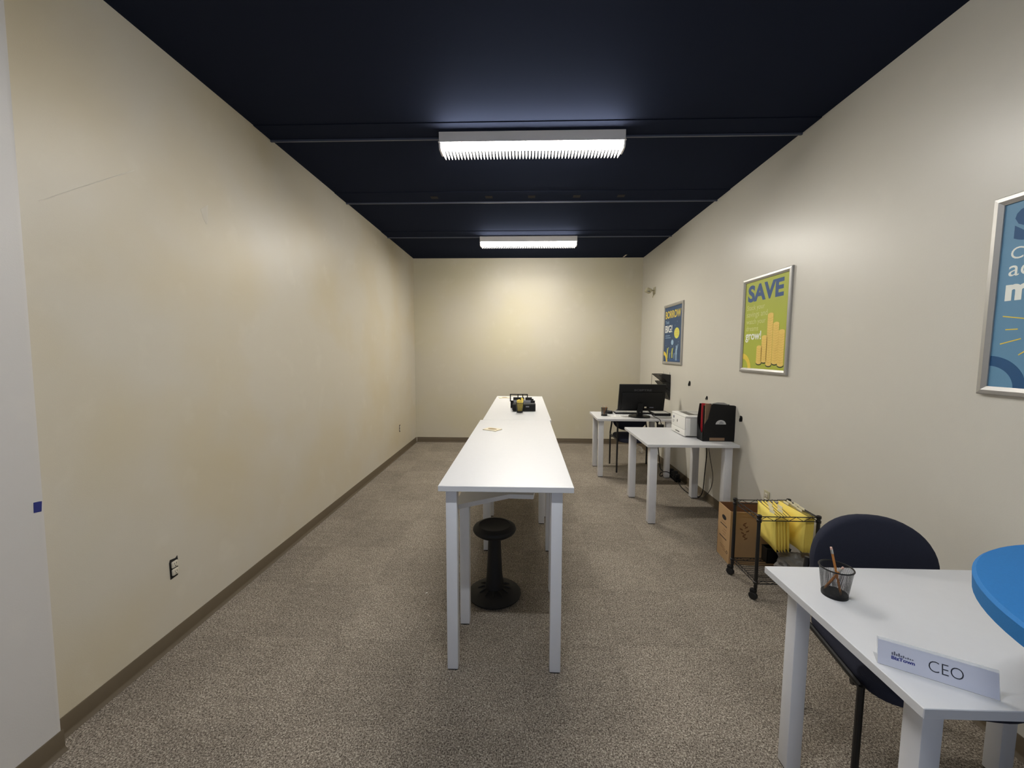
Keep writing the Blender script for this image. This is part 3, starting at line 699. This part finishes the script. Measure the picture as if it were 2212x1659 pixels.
lb = obj('label_sticker', xf(flat(nb(), ellipse(0, 0, 0.046, 0.040, 20, 0, PI), 0, 0.0008), Ml), M_LABEL, fp, label='silver half-round label on black bin front')
obj('label_print', xf(flat(flat(flat(nb(), [(-0.016, 0.006), (0.026, 0.006), (0.026, 0.010), (-0.016, 0.010)]), [(-0.012, 0.014), (0.022, 0.014), (0.022, 0.018), (-0.012, 0.018)]), [(-0.008, 0.022), (0.012, 0.022), (0.012, 0.026), (-0.008, 0.026)]), Ml @ Matrix.Translation((0, 0, 0.001))), M_INK, fp)
o = setp(obj('folder', prism(nb(), [(0.0, 0.0), (0.245, 0.0), (0.245, 0.25), (0.06, 0.33), (0.0, 0.335)], 1, 0, 0.006), M_RED, None, (1.642, 3.708, ZD+0.007)), 'red file folder standing in the black desktop bin', 'folder')
o = setp(obj('folder', prism(nb(), [(0.0, 0.0), (0.245, 0.0), (0.245, 0.27), (0.10, 0.325), (0.0, 0.335)], 1, 0, 0.008), M_KRAFT, None, (1.654, 3.660, ZD+0.007)), 'brown kraft folder standing in the black desktop bin', 'folder')
o = setp(obj('folder', prism(nb(), [(0.0, 0.0), (0.24, 0.0), (0.24, 0.315), (0.0, 0.315)], 1, 0, 0.012), M_BLACK, None, (1.650, 3.682, ZD+0.007)), 'black folder between the red and brown ones in the bin', 'folder')

setp(obj('paper_bundle', prism(nb(), [(0.0, 0.0), (0.15, 0.0), (0.15, 0.322), (0.11, 0.338), (0.05, 0.340), (0.0, 0.330)], 1, 0, 0.010), M_PRNG, None, (1.740, 3.722, ZD+0.007)), 'grey papers standing at the right inside the black desktop bin', 'paper')
# ------------------------------------------------------------------ monitor desk
t = thing('monitor', 'black computer monitor seen from behind on the far desk', 'monitor', (1.445, 5.03, ZD))
tilt = Matrix.Rotation(math.radians(13), 4, 'X')
MM = Matrix.Translation((0.018, 0.0, 0.075)) @ tilt
bm = nb(); box(bm, -0.285, 0.285, -0.020, 0.014, 0, 0.345, 0.006, 2); box(bm, -0.25, 0.25, -0.030, -0.018, 0.02, 0.25, 0.008, 2)
case = obj('case', xf(bm, MM), M_BLACK, t)
obj('screen', xf(box(nb(), -0.272, 0.272, 0.0142, 0.0150, 0.015, 0.332), MM), M_RECESS, t)
text('lettering', 'SCEPTRE', mat('dark_grey_emboss', (66, 66, 70), 0.5), case, MM @ frame((-0.105, -0.0205, 0.262), (1, 0, 0), (0, 0, 1)), 0.04, 0.215, 0.026, bold=0.001)
obj('sticker', xf(box(nb(), 0.038, 0.064, -0.0312, -0.030, 0.042, 0.062), MM), M_CORK, case, label='small yellowish sticker')
obj('port_panel', xf(box(nb(), 0.036, 0.16, -0.0310, -0.030, 0.016, 0.036), MM), M_RECESS, case)
obj('port_label', xf(box(nb(), 0.10, 0.150, -0.0312, -0.030, 0.046, 0.058), MM), M_INK, case)
obj('vent', xf(box(nb(), -0.25, -0.243, -0.0222, -0.020, 0.022, 0.075), MM), M_GREY, case)
bm = nb(); prism(bm, [(-0.038, 0.0), (0.0, 0.0), (0.0, 0.12), (-0.012, 0.165), (-0.045, 0.165), (-0.038, 0.11)], 0, -0.032, 0.032)
st = obj('stand_column', bm, M_BLACK, t, (0, -0.02, 0.006))
obj('knob', lathe(nb(), [(0, -0.002), (0.006, -0.002), (0.006, 0.002)], 12, (0, -0.041, 0.055)), M_FERR, st)
obj('stand_base', lathe(nb(), [(0, 0), (0.128, 0), (0.134, 0.004), (0.126, 0.012), (0.03, 0.018), (0, 0.018)], 48, (0, -0.03, 0), False), M_BLACK, t)
mesh_cup('small black mesh cup on the monitor desk left of the monitor', (1.017, 5.055, ZD), 0.038, 0.040, 0.100, 0.006)
pencil(0, 'thin pencil at left in the monitor desk cup', (1.015, 5.05, ZD+0.01), (0.998, 5.06, ZD+0.135))
pencil(0, 'orange pencil leaning right in the monitor desk cup', (1.01, 5.05, ZD+0.01), (1.055, 5.06, ZD+0.135))
pencil(0, 'second pencil in the middle of the monitor desk cup', (1.02, 5.065, ZD+0.01), (1.035, 5.055, ZD+0.130))
# mouse, keyboard, papers, tray
t = thing('computer_mouse', 'black computer mouse behind the mesh cup on the monitor desk', 'mouse', (1.115, 5.25, ZD), math.radians(20))
obj('shell', pad(nb(), supell(0.045, 0.062, 0, 0, 2.4, 28), 0.036, 1.6, lambda x, y, d: (x, y, d)), M_BLACK, t)
obj('scroll_wheel', box(nb(), -0.006, 0.006, -0.05, -0.02, 0.034, 0.039, 0.002, 1), M_GREY, t)
t = thing('keyboard', 'grey keyboard with dark front lip beneath the monitor', 'keyboard', (1.42, 5.26, ZD))
obj('case', box(nb(), -0.23, 0.23, -0.075, 0.075, 0.0, 0.018, 0.004, 2), M_BLACK, t)
obj('key_bed', box(nb(), -0.222, 0.222, -0.066, 0.068, 0.018, 0.022), M_GREY, t)
bm = nb()
for r in range(5):
    for k in range(20):
        box(bm, -0.217+k*0.0218, -0.217+k*0.0218+0.018, -0.062+r*0.026, -0.062+r*0.026+0.021, 0.022, 0.027)
obj('keys', bm, M_PRNG, t, smooth=False)['kind'] = 'stuff'
for i, (x, y, rz, lb_) in enumerate(((1.115, 5.03, 8, 'small white printed slip right of the monitor desk cup'), (1.185, 5.05, -6, 'second white printed slip beside the monitor base'))):
    t = thing('paper_slip', lb_, 'paper', (x, y, ZD), math.radians(rz))
    obj('sheet', box(nb(), -0.035, 0.035, -0.05, 0.05, 0, 0.001), M_PAPER, t)
    bm = nb()
    for k in range(3): box(bm, -0.022, 0.022, -0.02+k*0.018, -0.015+k*0.018, 0.001, 0.0014)
    obj('printed_lines', bm, M_INK, t)
t = thing('paper_tray', 'flat black tray of papers on the right end of the monitor desk', 'tray', (1.755, 5.175, ZD))
bm = nb(); box(bm, -0.10, 0.10, -0.12, 0.12, 0, 0.004); box(bm, -0.10, 0.10, -0.12, -0.116, 0, 0.034); box(bm, -0.10, 0.10, 0.116, 0.12, 0, 0.034); box(bm, -0.10, -0.096, -0.12, 0.12, 0, 0.034); box(bm, 0.096, 0.10, -0.12, 0.12, 0, 0.034)
obj('tray_shell', bm, M_BLACK, t, smooth=False)
obj('paper_stack', box(nb(), -0.094, 0.094, -0.114, 0.114, 0.004, 0.030), M_PRNG, t)
mon = [o for o in C.objects if o.name == 'monitor'][0]
def cord(pts, r, m, parent, n=8):
    return obj('cord', xf(tube(nb(), smooth_path(pts), r, n), Matrix.Translation(-parent.location)), m, parent)
cord([(1.565, 5.03, ZD+0.07), (1.60, 4.94, ZD+0.02), (1.625, 4.79, ZD+0.004), (1.64, 4.782, ZD-0.035), (1.645, 4.783, ZD-0.06)], 0.004, M_BLACK, mon)
t = thing('power_adapter', 'black power adapter hanging at the front edge of the monitor desk', 'adapter', (1.645, 4.782, 0.588))
obj('brick', box(nb(), -0.03, 0.03, -0.016, 0.016, 0, 0.09, 0.006, 2), M_BLACK, t)
obj('plug_boot', lathe(nb(), [(0.007, 0.088), (0.005, 0.105)], 10), M_RUB, t)

# ------------------------------------------------------------------ wall file holder (black mesh, three pockets)
t = thing('wall_file_holder', 'black mesh three-pocket file holder on the right wall behind the monitor', 'file holder', (RW, 5.26, 0.92))
def uvquad(bm, pts, pitch):
    lay = bm.loops.layers.uv.verify(); vs = [bm.verts.new(p) for p in pts]; f = bm.faces.new(vs)
    a = Vector(pts[1])-Vector(pts[0]); an = a.normalized(); n = a.cross(Vector(pts[-1])-Vector(pts[0])).normalized(); bn = n.cross(an)
    for l, p in zip(f.loops, pts):
        d_ = Vector(p)-Vector(pts[0]); l[lay].uv = (d_.dot(an)/pitch, d_.dot(bn)/pitch)
Wd, Ht = 0.30, 0.325
bm = nb(); uvquad(bm, [(-0.004, 0, 0), (-0.004, Wd, 0), (-0.004, Wd, Ht), (-0.004, 0, Ht)], 0.006)
obj('back_mesh', bm, M_MESHD, t, smooth=False)
for k in range(3):
    z0_ = 0.015+k*0.098; D = 0.06+0.045*k
    bm = nb()
    uvquad(bm, [(-0.006, 0, z0_), (-0.006, Wd, z0_), (-D, Wd, z0_+0.115), (-D, 0, z0_+0.115)], 0.006)
    uvquad(bm, [(-0.006, 0, z0_), (-D, 0, z0_+0.115), (-0.006, 0, z0_+0.115)], 0.006)
    uvquad(bm, [(-0.006, Wd, z0_), (-D, Wd, z0_+0.115), (-0.006, Wd, z0_+0.115)], 0.006)
    p = obj('pocket', bm, M_MESHD, t, smooth=False)
    bm = nb(); q = [(-0.006, 0, z0_+0.115), (-D, 0, z0_+0.115), (-D, Wd, z0_+0.115), (-0.006, Wd, z0_+0.115)]
    for a, b_ in zip(q, q[1:]): tube(bm, [a, b_], 0.003, 6)
    tube(bm, [(-0.006, 0, z0_), (-D, 0, z0_+0.115)], 0.004, 6); tube(bm, [(-0.006, Wd, z0_), (-D, Wd, z0_+0.115)], 0.004, 6)
    obj('pocket_rim', bm, M_BWIRE, p)
bm = nb(); q = [(-0.004, 0, 0), (-0.004, Wd, 0), (-0.004, Wd, Ht), (-0.004, 0, Ht)]
for i in range(4): tube(bm, [q[i], q[(i+1) % 4]], 0.004, 6)
tube(bm, [(-0.15, Wd, 0.326), (-0.15, Wd, 0.12)], 0.002, 6)
obj('wire_border', bm, M_BWIRE, t)
for y in (0.03, Wd-0.03): obj('hanger', tube(nb(), [(-0.004, y, Ht), (-0.004, y, Ht+0.035)], 0.0015, 6), M_GREY, t)

# ------------------------------------------------------------------ hooks and holes on the right wall
for (y, z, lb_, sc) in ((4.655, 1.185, 'black hook highest on the right wall right of the monitor', 1.0), (4.205, 1.069, 'small black hook on the right wall above the printer', 0.7), (3.535, 0.963, 'black hook lowest on the right wall beside the file bin', 0.9)):
    t = thing('wall_hook', lb_, 'hook', (RW, y, z))
    bm = nb(); prism(bm, [(y_*sc, z_*sc) for y_, z_ in ((-0.024, -0.010), (-0.018, -0.028), (0.008, -0.030), (0.02, -0.012), (0.024, 0.016), (0.010, 0.028), (-0.014, 0.026), (-0.024, 0.010))], 0, -0.003, 0.0)
    obj('plate', bm, M_BLACK, t, smooth=False)
    obj('hook_arm', tube(nb(), smooth_path([(-0.003, 0, 0.012*sc), (-0.012, 0, 0.0), (-0.016, -0.004, -0.018*sc), (-0.012, -0.008, -0.030*sc)], 4), 0.005*sc, 8), M_BLACK, t)
# sensor bracket high on the right wall near the corner
t = thing('wall_sensor', 'small cream sensor on a bracket high on the right wall near the back corner', 'sensor', (RW, 6.03, 2.445))
obj('mount_plate', box(nb(), -0.006, 0, -0.05, 0.05, -0.05, 0.05, 0.002, 1), M_BEIGE, t)
obj('arm', tube(nb(), [(-0.006, 0, 0.0), (-0.05, 0.01, 0.005)], 0.010, 8), M_BEIGE, t)
obj('head', box(nb(), -0.13, -0.05, -0.04, 0.05, -0.03, 0.035, 0.012, 3, Matrix.Rotation(math.radians(25), 3, 'Y')), M_BEIGE, t)
obj('eye', lathe(nb(), [(0, 0), (0.018, 0), (0.018, 0.01), (0, 0.01)], 14, (-0.10, -0.045, -0.02), False), M_PRND, t)
obj('cable_loop', tube(nb(), smooth_path([(-0.006, -0.02, -0.04), (-0.03, -0.03, -0.085), (-0.02, 0.02, -0.095), (-0.004, 0.03, -0.04)], 6), 0.004, 6), M_BEIGE, t)

# ------------------------------------------------------------------ outlets, tape
def outlet(label, loc, sgn, plate):
    t = thing('outlet', label, 'outlet', loc)
    X = lambda a: sgn*a
    def bx(a, b_, y0_, y1_, z0_, z1_, bev=0): return box(nb(), min(X(a), X(b_)), max(X(a), X(b_)), y0_, y1_, z0_, z1_, bev, 2)
    if plate: obj('cover_plate', bx(0, 0.005, -0.035, 0.035, -0.057, 0.057, 0.002), M_BEIGE, t)
    else:
        bm = nb(); prism(bm, [(-0.024, -0.053), (0.020, -0.050), (0.026, 0.030), (0.024, 0.055), (0.012, 0.047), (-0.020, 0.052), (-0.026, 0.036)], 0, 0, X(0.0015))
        obj('wall_cutout', bm, M_RECESS, t, smooth=False)
    for z in (-0.0205, 0.0205):
        r = obj('receptacle', bx(0.0015, 0.011, -0.0185, 0.0185, z-0.0175, z+0.0175, 0.005), M_IVORY, t)
        bm = nb()
        for y in (-0.006, 0.006): box(bm, min(X(0.0105), X(0.0114)), max(X(0.0105), X(0.0114)), y-0.001, y+0.001, z, z+0.009)
        box(bm, min(X(0.0105), X(0.0114)), max(X(0.0105), X(0.0114)), -0.0025, 0.0025, z-0.011, z-0.006)
        obj('slots', bm, M_RECESS, r)
outlet('uncovered duplex outlet low on the left wall in the foreground', (LW, 1.953, 0.408), 1, False)
outlet('uncovered duplex outlet far along the left wall near the back corner', (LW, 5.761, 0.408), 1, False)
outlet('beige covered outlet on the right wall above the yellow folders', (RW, 3.11, 0.405), -1, True)
bm = nb(); prism(bm, [(1.348, 0.958), (1.371, 0.955), (1.375, 0.992), (1.367, 0.994), (1.350, 0.996)], 0, JX, JX+0.0008)
setp(obj('tape_piece', bm, M_TAPE, smooth=False), 'small square of blue tape on the pale wall at far left', 'tape')

# ------------------------------------------------------------------ cardboard box
t = thing('cardboard_box', 'open brown cardboard box beside the right wall behind the wire cart', 'box', (1.497, 2.84, 0), math.radians(-3))
bw, bd, bh, th = 0.37, 0.20, 0.398, 0.004
obj('front_side', box(nb(), 0, bw, 0, th, 0, bh), [M_CARD], t)
obj('rear_side', box(nb(), 0, bw, bd-th, bd, 0, bh), M_CARDIN, t)
ls = obj('left_side', box(nb(), 0, th, th, bd-th, 0, bh), M_CARD, t)
obj('right_side', box(nb(), bw-th, bw, th, bd-th, 0, bh), M_CARDIN, t)
obj('bottom', box(nb(), th, bw-th, th, bd-th, 0, th), M_CARDIN, t)
bm = nb(); prism(bm, ellipse(0.10, 0.315, 0.034, 0.018, 18), 0, -0.0006, 0.0)
obj('hand_hole', bm, M_RECESS, ls, smooth=False)
bm = nb(); prism(bm, [(0.05, 0.252), (0.155, 0.252), (0.155, 0.259), (0.05, 0.259)], 0, -0.0006, 0); prism(bm, [(0.05, 0.155), (0.165, 0.155), (0.165, 0.163), (0.05, 0.163)], 0, -0.0006, 0)
obj('printed_rules', bm, M_PRINT, ls, smooth=False)
bm = nb()
for zz, a, b_ in ((0.275, 0.07, 0.14), (0.225, 0.055, 0.10), (0.205, 0.06, 0.12), (0.185, 0.07, 0.11), (0.095, 0.07, 0.15), (0.08, 0.06, 0.14), (0.065, 0.05, 0.10)):
    prism(bm, [(a, zz), (b_, zz), (b_, zz+0.003), (a, zz+0.003)], 0, -0.0005, 0)
obj('printed_lines', bm, M_CARDIN, ls, smooth=False)
bm = nb(); a = ellipse(0.035, 0.075, 0.010, 0.013, 12); b_ = ellipse(0.035, 0.075, 0.006, 0.009, 12)
for k in range(12): prism(bm, [a[k], a[(k+1) % 12], b_[(k+1) % 12], b_[k]], 0, -0.0006, 0)
obj('printed_symbol', bm, M_PRINT, ls, smooth=False)
bm = nb()
for k in range(9):
    x = 0.10+0.012*math.sin(k*2.1); zz = 0.19+0.014*k; s = -1 if k % 2 else 1
    prism(bm, [(x, zz), (x+s*0.020, zz+0.008), (x+s*0.024, zz+0.020), (x+s*0.004, zz+0.012)], 1, -0.0006, 0)
obj('printed_sprig', bm, M_CARDIN, t, smooth=False)

# ------------------------------------------------------------------ wire file cart
X0, X1, Y0, Y1 = 1.456, 1.815, 2.432, 2.712
t = thing('file_cart', 'black wire rolling file cart by the right wall holding yellow folders', 'cart', (X0, Y0, 0))
w_, d_ = X1-X0, Y1-Y0
for px, py in ((0, 0), (w_, 0), (0, d_), (w_, d_)):
    po = obj('post', lathe(nb(), [(0.0105, 0.075), (0.0105, 0.540), (0.008, 0.546)], 14, (px, py, 0)), M_BWIRE, t)
    bm = nb()
    for z_ in (0.500, 0.528, 0.10): lathe(bm, [(0.012, z_), (0.0145, z_+0.002), (0.0145, z_+0.016), (0.012, z_+0.018)], 14, (px, py, 0))
    obj('collar', bm, M_BWIRE, po)
    a = math.radians(35 if px == 0 else -20)
    bm = nb(); lathe(bm, [(0, -0.012), (0.020, -0.012), (0.025, -0.008), (0.025, 0.008), (0.020, 0.012), (0, 0.012)], 20, cap=False)
    xf(bm, Matrix.Translation((px-0.012, py, 0.025)) @ Matrix.Rotation(a, 4, 'Z') @ Matrix.Rotation(PI/2, 4, 'Y'))
    cw = obj('caster', bm, M_RUB, t)
    bm = nb(); box(bm, -0.016, 0.016, -0.012, 0.024, 0.040, 0.066, 0.008, 2); xf(bm, Matrix.Translation((px-0.006, py, 0)) @ Matrix.Rotation(a, 4, 'Z'))
    tube(bm, [(px, py, 0.06), (px, py, 0.08)], 0.008, 8)
    obj('caster_fork', bm, M_BLACK, cw)
def truss(bm, a, b_, z0_, z1_, n):
    a = Vector(a); b_ = Vector(b_)
    for z_ in (z0_, z1_): tube(bm, [(a.x, a.y, z_), (b_.x, b_.y, z_)], 0.003, 6)
    pts = []
    for k in range(2*n+1):
        p = a+(b_-a)*(k/(2*n)); pts.append((p.x, p.y, z1_ if k % 2 else z0_))
    tube(bm, pts, 0.002, 5)
for nm, a, b_, n in (('front', (0, 0), (w_, 0), 4), ('rear', (0, d_), (w_, d_), 4), ('left', (0, 0), (0, d_), 4), ('right', (w_, 0), (w_, d_), 4)):
    bm = nb(); truss(bm, (a[0], a[1], 0), (b_[0], b_[1], 0), 0.509, 0.535, n); obj('top_rail', bm, M_BWIRE, t)
    bm = nb(); truss(bm, (a[0], a[1], 0), (b_[0], b_[1], 0), 0.100, 0.120, n); obj('shelf_rail', bm, M_BWIRE, t)
for k in range(11):
    y = 0.02+(d_-0.04)*k/10; obj('shelf_wire', tube(nb(), [(0, y, 0.121), (w_, y, 0.121)], 0.002, 6), M_BWIRE, t)
# hanging folders, each on its own two hooks
ORD = ['first', 'second', 'third', 'fourth', 'fifth', 'sixth', 'seventh', 'eighth', 'ninth', 'tenth', 'eleventh', 'twelfth']
def folder(xn, xf_, low, spread, lb_, tabpos):
    t = thing('hanging_folder', lb_, 'folder', (xn, Y0, 0), 0, 'yellow hanging folders in the wire cart')
    zt_, zb_ = 0.538, 0.302; dx = xf_-xn
    for s in (-1, 1):
        bm = nb(); n = 6; P = []
        for i in range(n):
            f = i/(n-1); z_ = zb_+(zt_-zb_)*f
            ox = low*(1-f)+s*(0.0006+spread*math.sin(f*PI))
            P.append([(ox+dx*u+0.004*math.sin(3*f+u*5)*u*(1-u)*4, 0.010+0.262*u, z_) for u in (0, 0.33, 0.67, 1)])
        V = [[bm.verts.new(p) for p in r] for r in P]
        for i in range(n-1):
            for j in range(3): bm.faces.new((V[i][j], V[i][j+1], V[i+1][j+1], V[i+1][j]))
        o = obj('flap', bm, M_YEL, t)
        md = o.modifiers.new('thick', 'SOLIDIFY'); md.thickness = 0.0008
    obj('hook_rod', tube(nb(), [(0, -0.004, 0.541), (dx, d_+0.004, 0.541)], 0.0016, 5), M_BWIRE, t)
    u = tabpos; bm = nb(); box(bm, dx*u-0.001, dx*u+0.001, d_*u, d_*u+0.05, 0.536, 0.555, 0, 1); obj('index_tab', bm, M_TAB, t)
    return t
FN = [1.563, 1.583, 1.600, 1.618, 1.640, 1.751, 1.762, 1.772, 1.782, 1.789, 1.796]
FF = [1.604, 1.630, 1.652, 1.678, 1.704, 1.742, 1.755, 1.767, 1.778, 1.788, 1.798]
for i, (xn, xf_) in enumerate(zip(FN, FF)):
    folder(xn, xf_, 0.015 if i < 5 else -0.008, 0.0035 if i in (0, 5) else 0.0018, ORD[i]+' yellow hanging folder from the left in the black wire cart', 0.12+0.6*((i*0.37) % 1))
# grey plastic bag on the cart's lower shelf
random.seed(4)
bm = nb(); bmesh.ops.create_icosphere(bm, subdivisions=4, radius=1)
from mathutils import noise
for v in bm.verts:
    n = v.co.normalized(); k = 1+0.35*noise.noise(n*2.2)+0.25*abs(noise.noise(n*5+Vector((3, 1, 2))))
    v.co = Vector((n.x*0.075*k, n.y*0.10*k, max(-0.055, n.z*0.075*k)))
setp(obj('plastic_bag', bm, M_BAG, None, (1.735, 2.512, 0.179)), 'crumpled grey plastic bag on the lower shelf of the wire cart', 'bag')
t = thing('storage_bin', 'small black bin at the rear of the wire cart lower shelf', 'bin', (1.715, 2.668, 0.124))
bm = nb(); box(bm, -0.07, 0.085, -0.03, -0.027, 0, 0.10); box(bm, -0.07, 0.085, 0.030, 0.033, 0, 0.10); box(bm, -0.07, -0.067, -0.03, 0.033, 0, 0.10); box(bm, 0.082, 0.085, -0.03, 0.033, 0, 0.10); box(bm, -0.07, 0.085, -0.03, 0.033, 0, 0.004)
obj('shell', bm, M_BLACK, t, smooth=False)
bm = nb(); tube(bm, [(-0.07, -0.03, 0.10), (0.085, -0.03, 0.10), (0.085, 0.033, 0.10), (-0.07, 0.033, 0.10)], 0.004, 6, True); obj('rim', bm, M_BLACK, t)

# ------------------------------------------------------------------ cords along the right wall
t = thing('power_strip', 'black power strip with plugs on the floor against the right baseboard', 'power strip', (1.835, 4.84, 0))
obj('body', box(nb(), -0.03, 0.03, -0.16, 0.12, 0, 0.04, 0.006, 2), M_BLACK, t)
for y, hh in ((-0.12, 0.05), (-0.06, 0.07), (0.0, 0.045), (0.07, 0.06)): obj('plug', box(nb(), -0.022, 0.024, y-0.022, y+0.022, 0.04, 0.04+hh, 0.006, 2), M_RUB, t)
obj('lead', tube(nb(), smooth_path([(-0.03, -0.10, 0.05), (-0.10, -0.08, 0.10), (-0.15, 0.0, 0.07), (-0.14, 0.06, 0.006), (-0.06, 0.10, 0.02)]), 0.005, 8), M_BLACK, t)
cord([(1.84, 4.06, 0.70), (1.862, 4.05, 0.55), (1.855, 4.06, 0.30), (1.86, 4.10, 0.10), (1.845, 4.17, 0.012), (1.80, 4.30, 0.008), (1.80, 4.50, 0.008), (1.82, 4.69, 0.03)], 0.005, M_BLACK, t)
cord([(1.80, 5.48, 0.70), (1.80, 5.50, 0.50), (1.835, 5.46, 0.30), (1.83, 5.35, 0.12), (1.80, 5.20, 0.010), (1.82, 5.05, 0.02), (1.835, 4.98, 0.03)], 0.006, M_BLACK, t)
prn = [o for o in C.objects if o.name == 'printer'][0]
cord([(1.85, 4.03, 0.70), (1.868, 3.99, 0.50), (1.878, 3.93, 0.30), (1.87, 3.98, 0.14), (1.862, 4.12, 0.030), (1.85, 4.30, 0.010), (1.852, 4.52, 0.006)], 0.003, M_BWIRE, prn)
bm = nb(); random.seed(11)
for k in range(3):
    pts = [(0.07*math.cos(a+k)*random.uniform(0.7, 1.1), 0.07*math.sin(a+k)*random.uniform(0.7, 1.1), 0.05+0.045*math.sin(2*a+k*2)) for a in [i*2*PI/12 for i in range(12)]]
    tube(bm, pts, 0.0035, 6, True)
setp(obj('wire_tangle', bm, M_CLEAR, None, (1.74, 6.05, 0)), 'loose tangle of pale plastic wire on the carpet behind the monitor desk', 'wire')
# scraps on the carpet
for x, y, lb_ in ((0.755, 1.30, 'tiny white paper scrap on the carpet left of the foreground desk'), (-0.62, 2.42, 'tiny white paper scrap on the carpet left of the high table')):
    setp(obj('paper_scrap', box(nb(), x-0.006, x+0.006, y-0.0025, y+0.0025, 0, 0.002, 0, 1, Matrix.Rotation(0.5, 3, 'Z')), M_PAPER), lb_, 'paper')
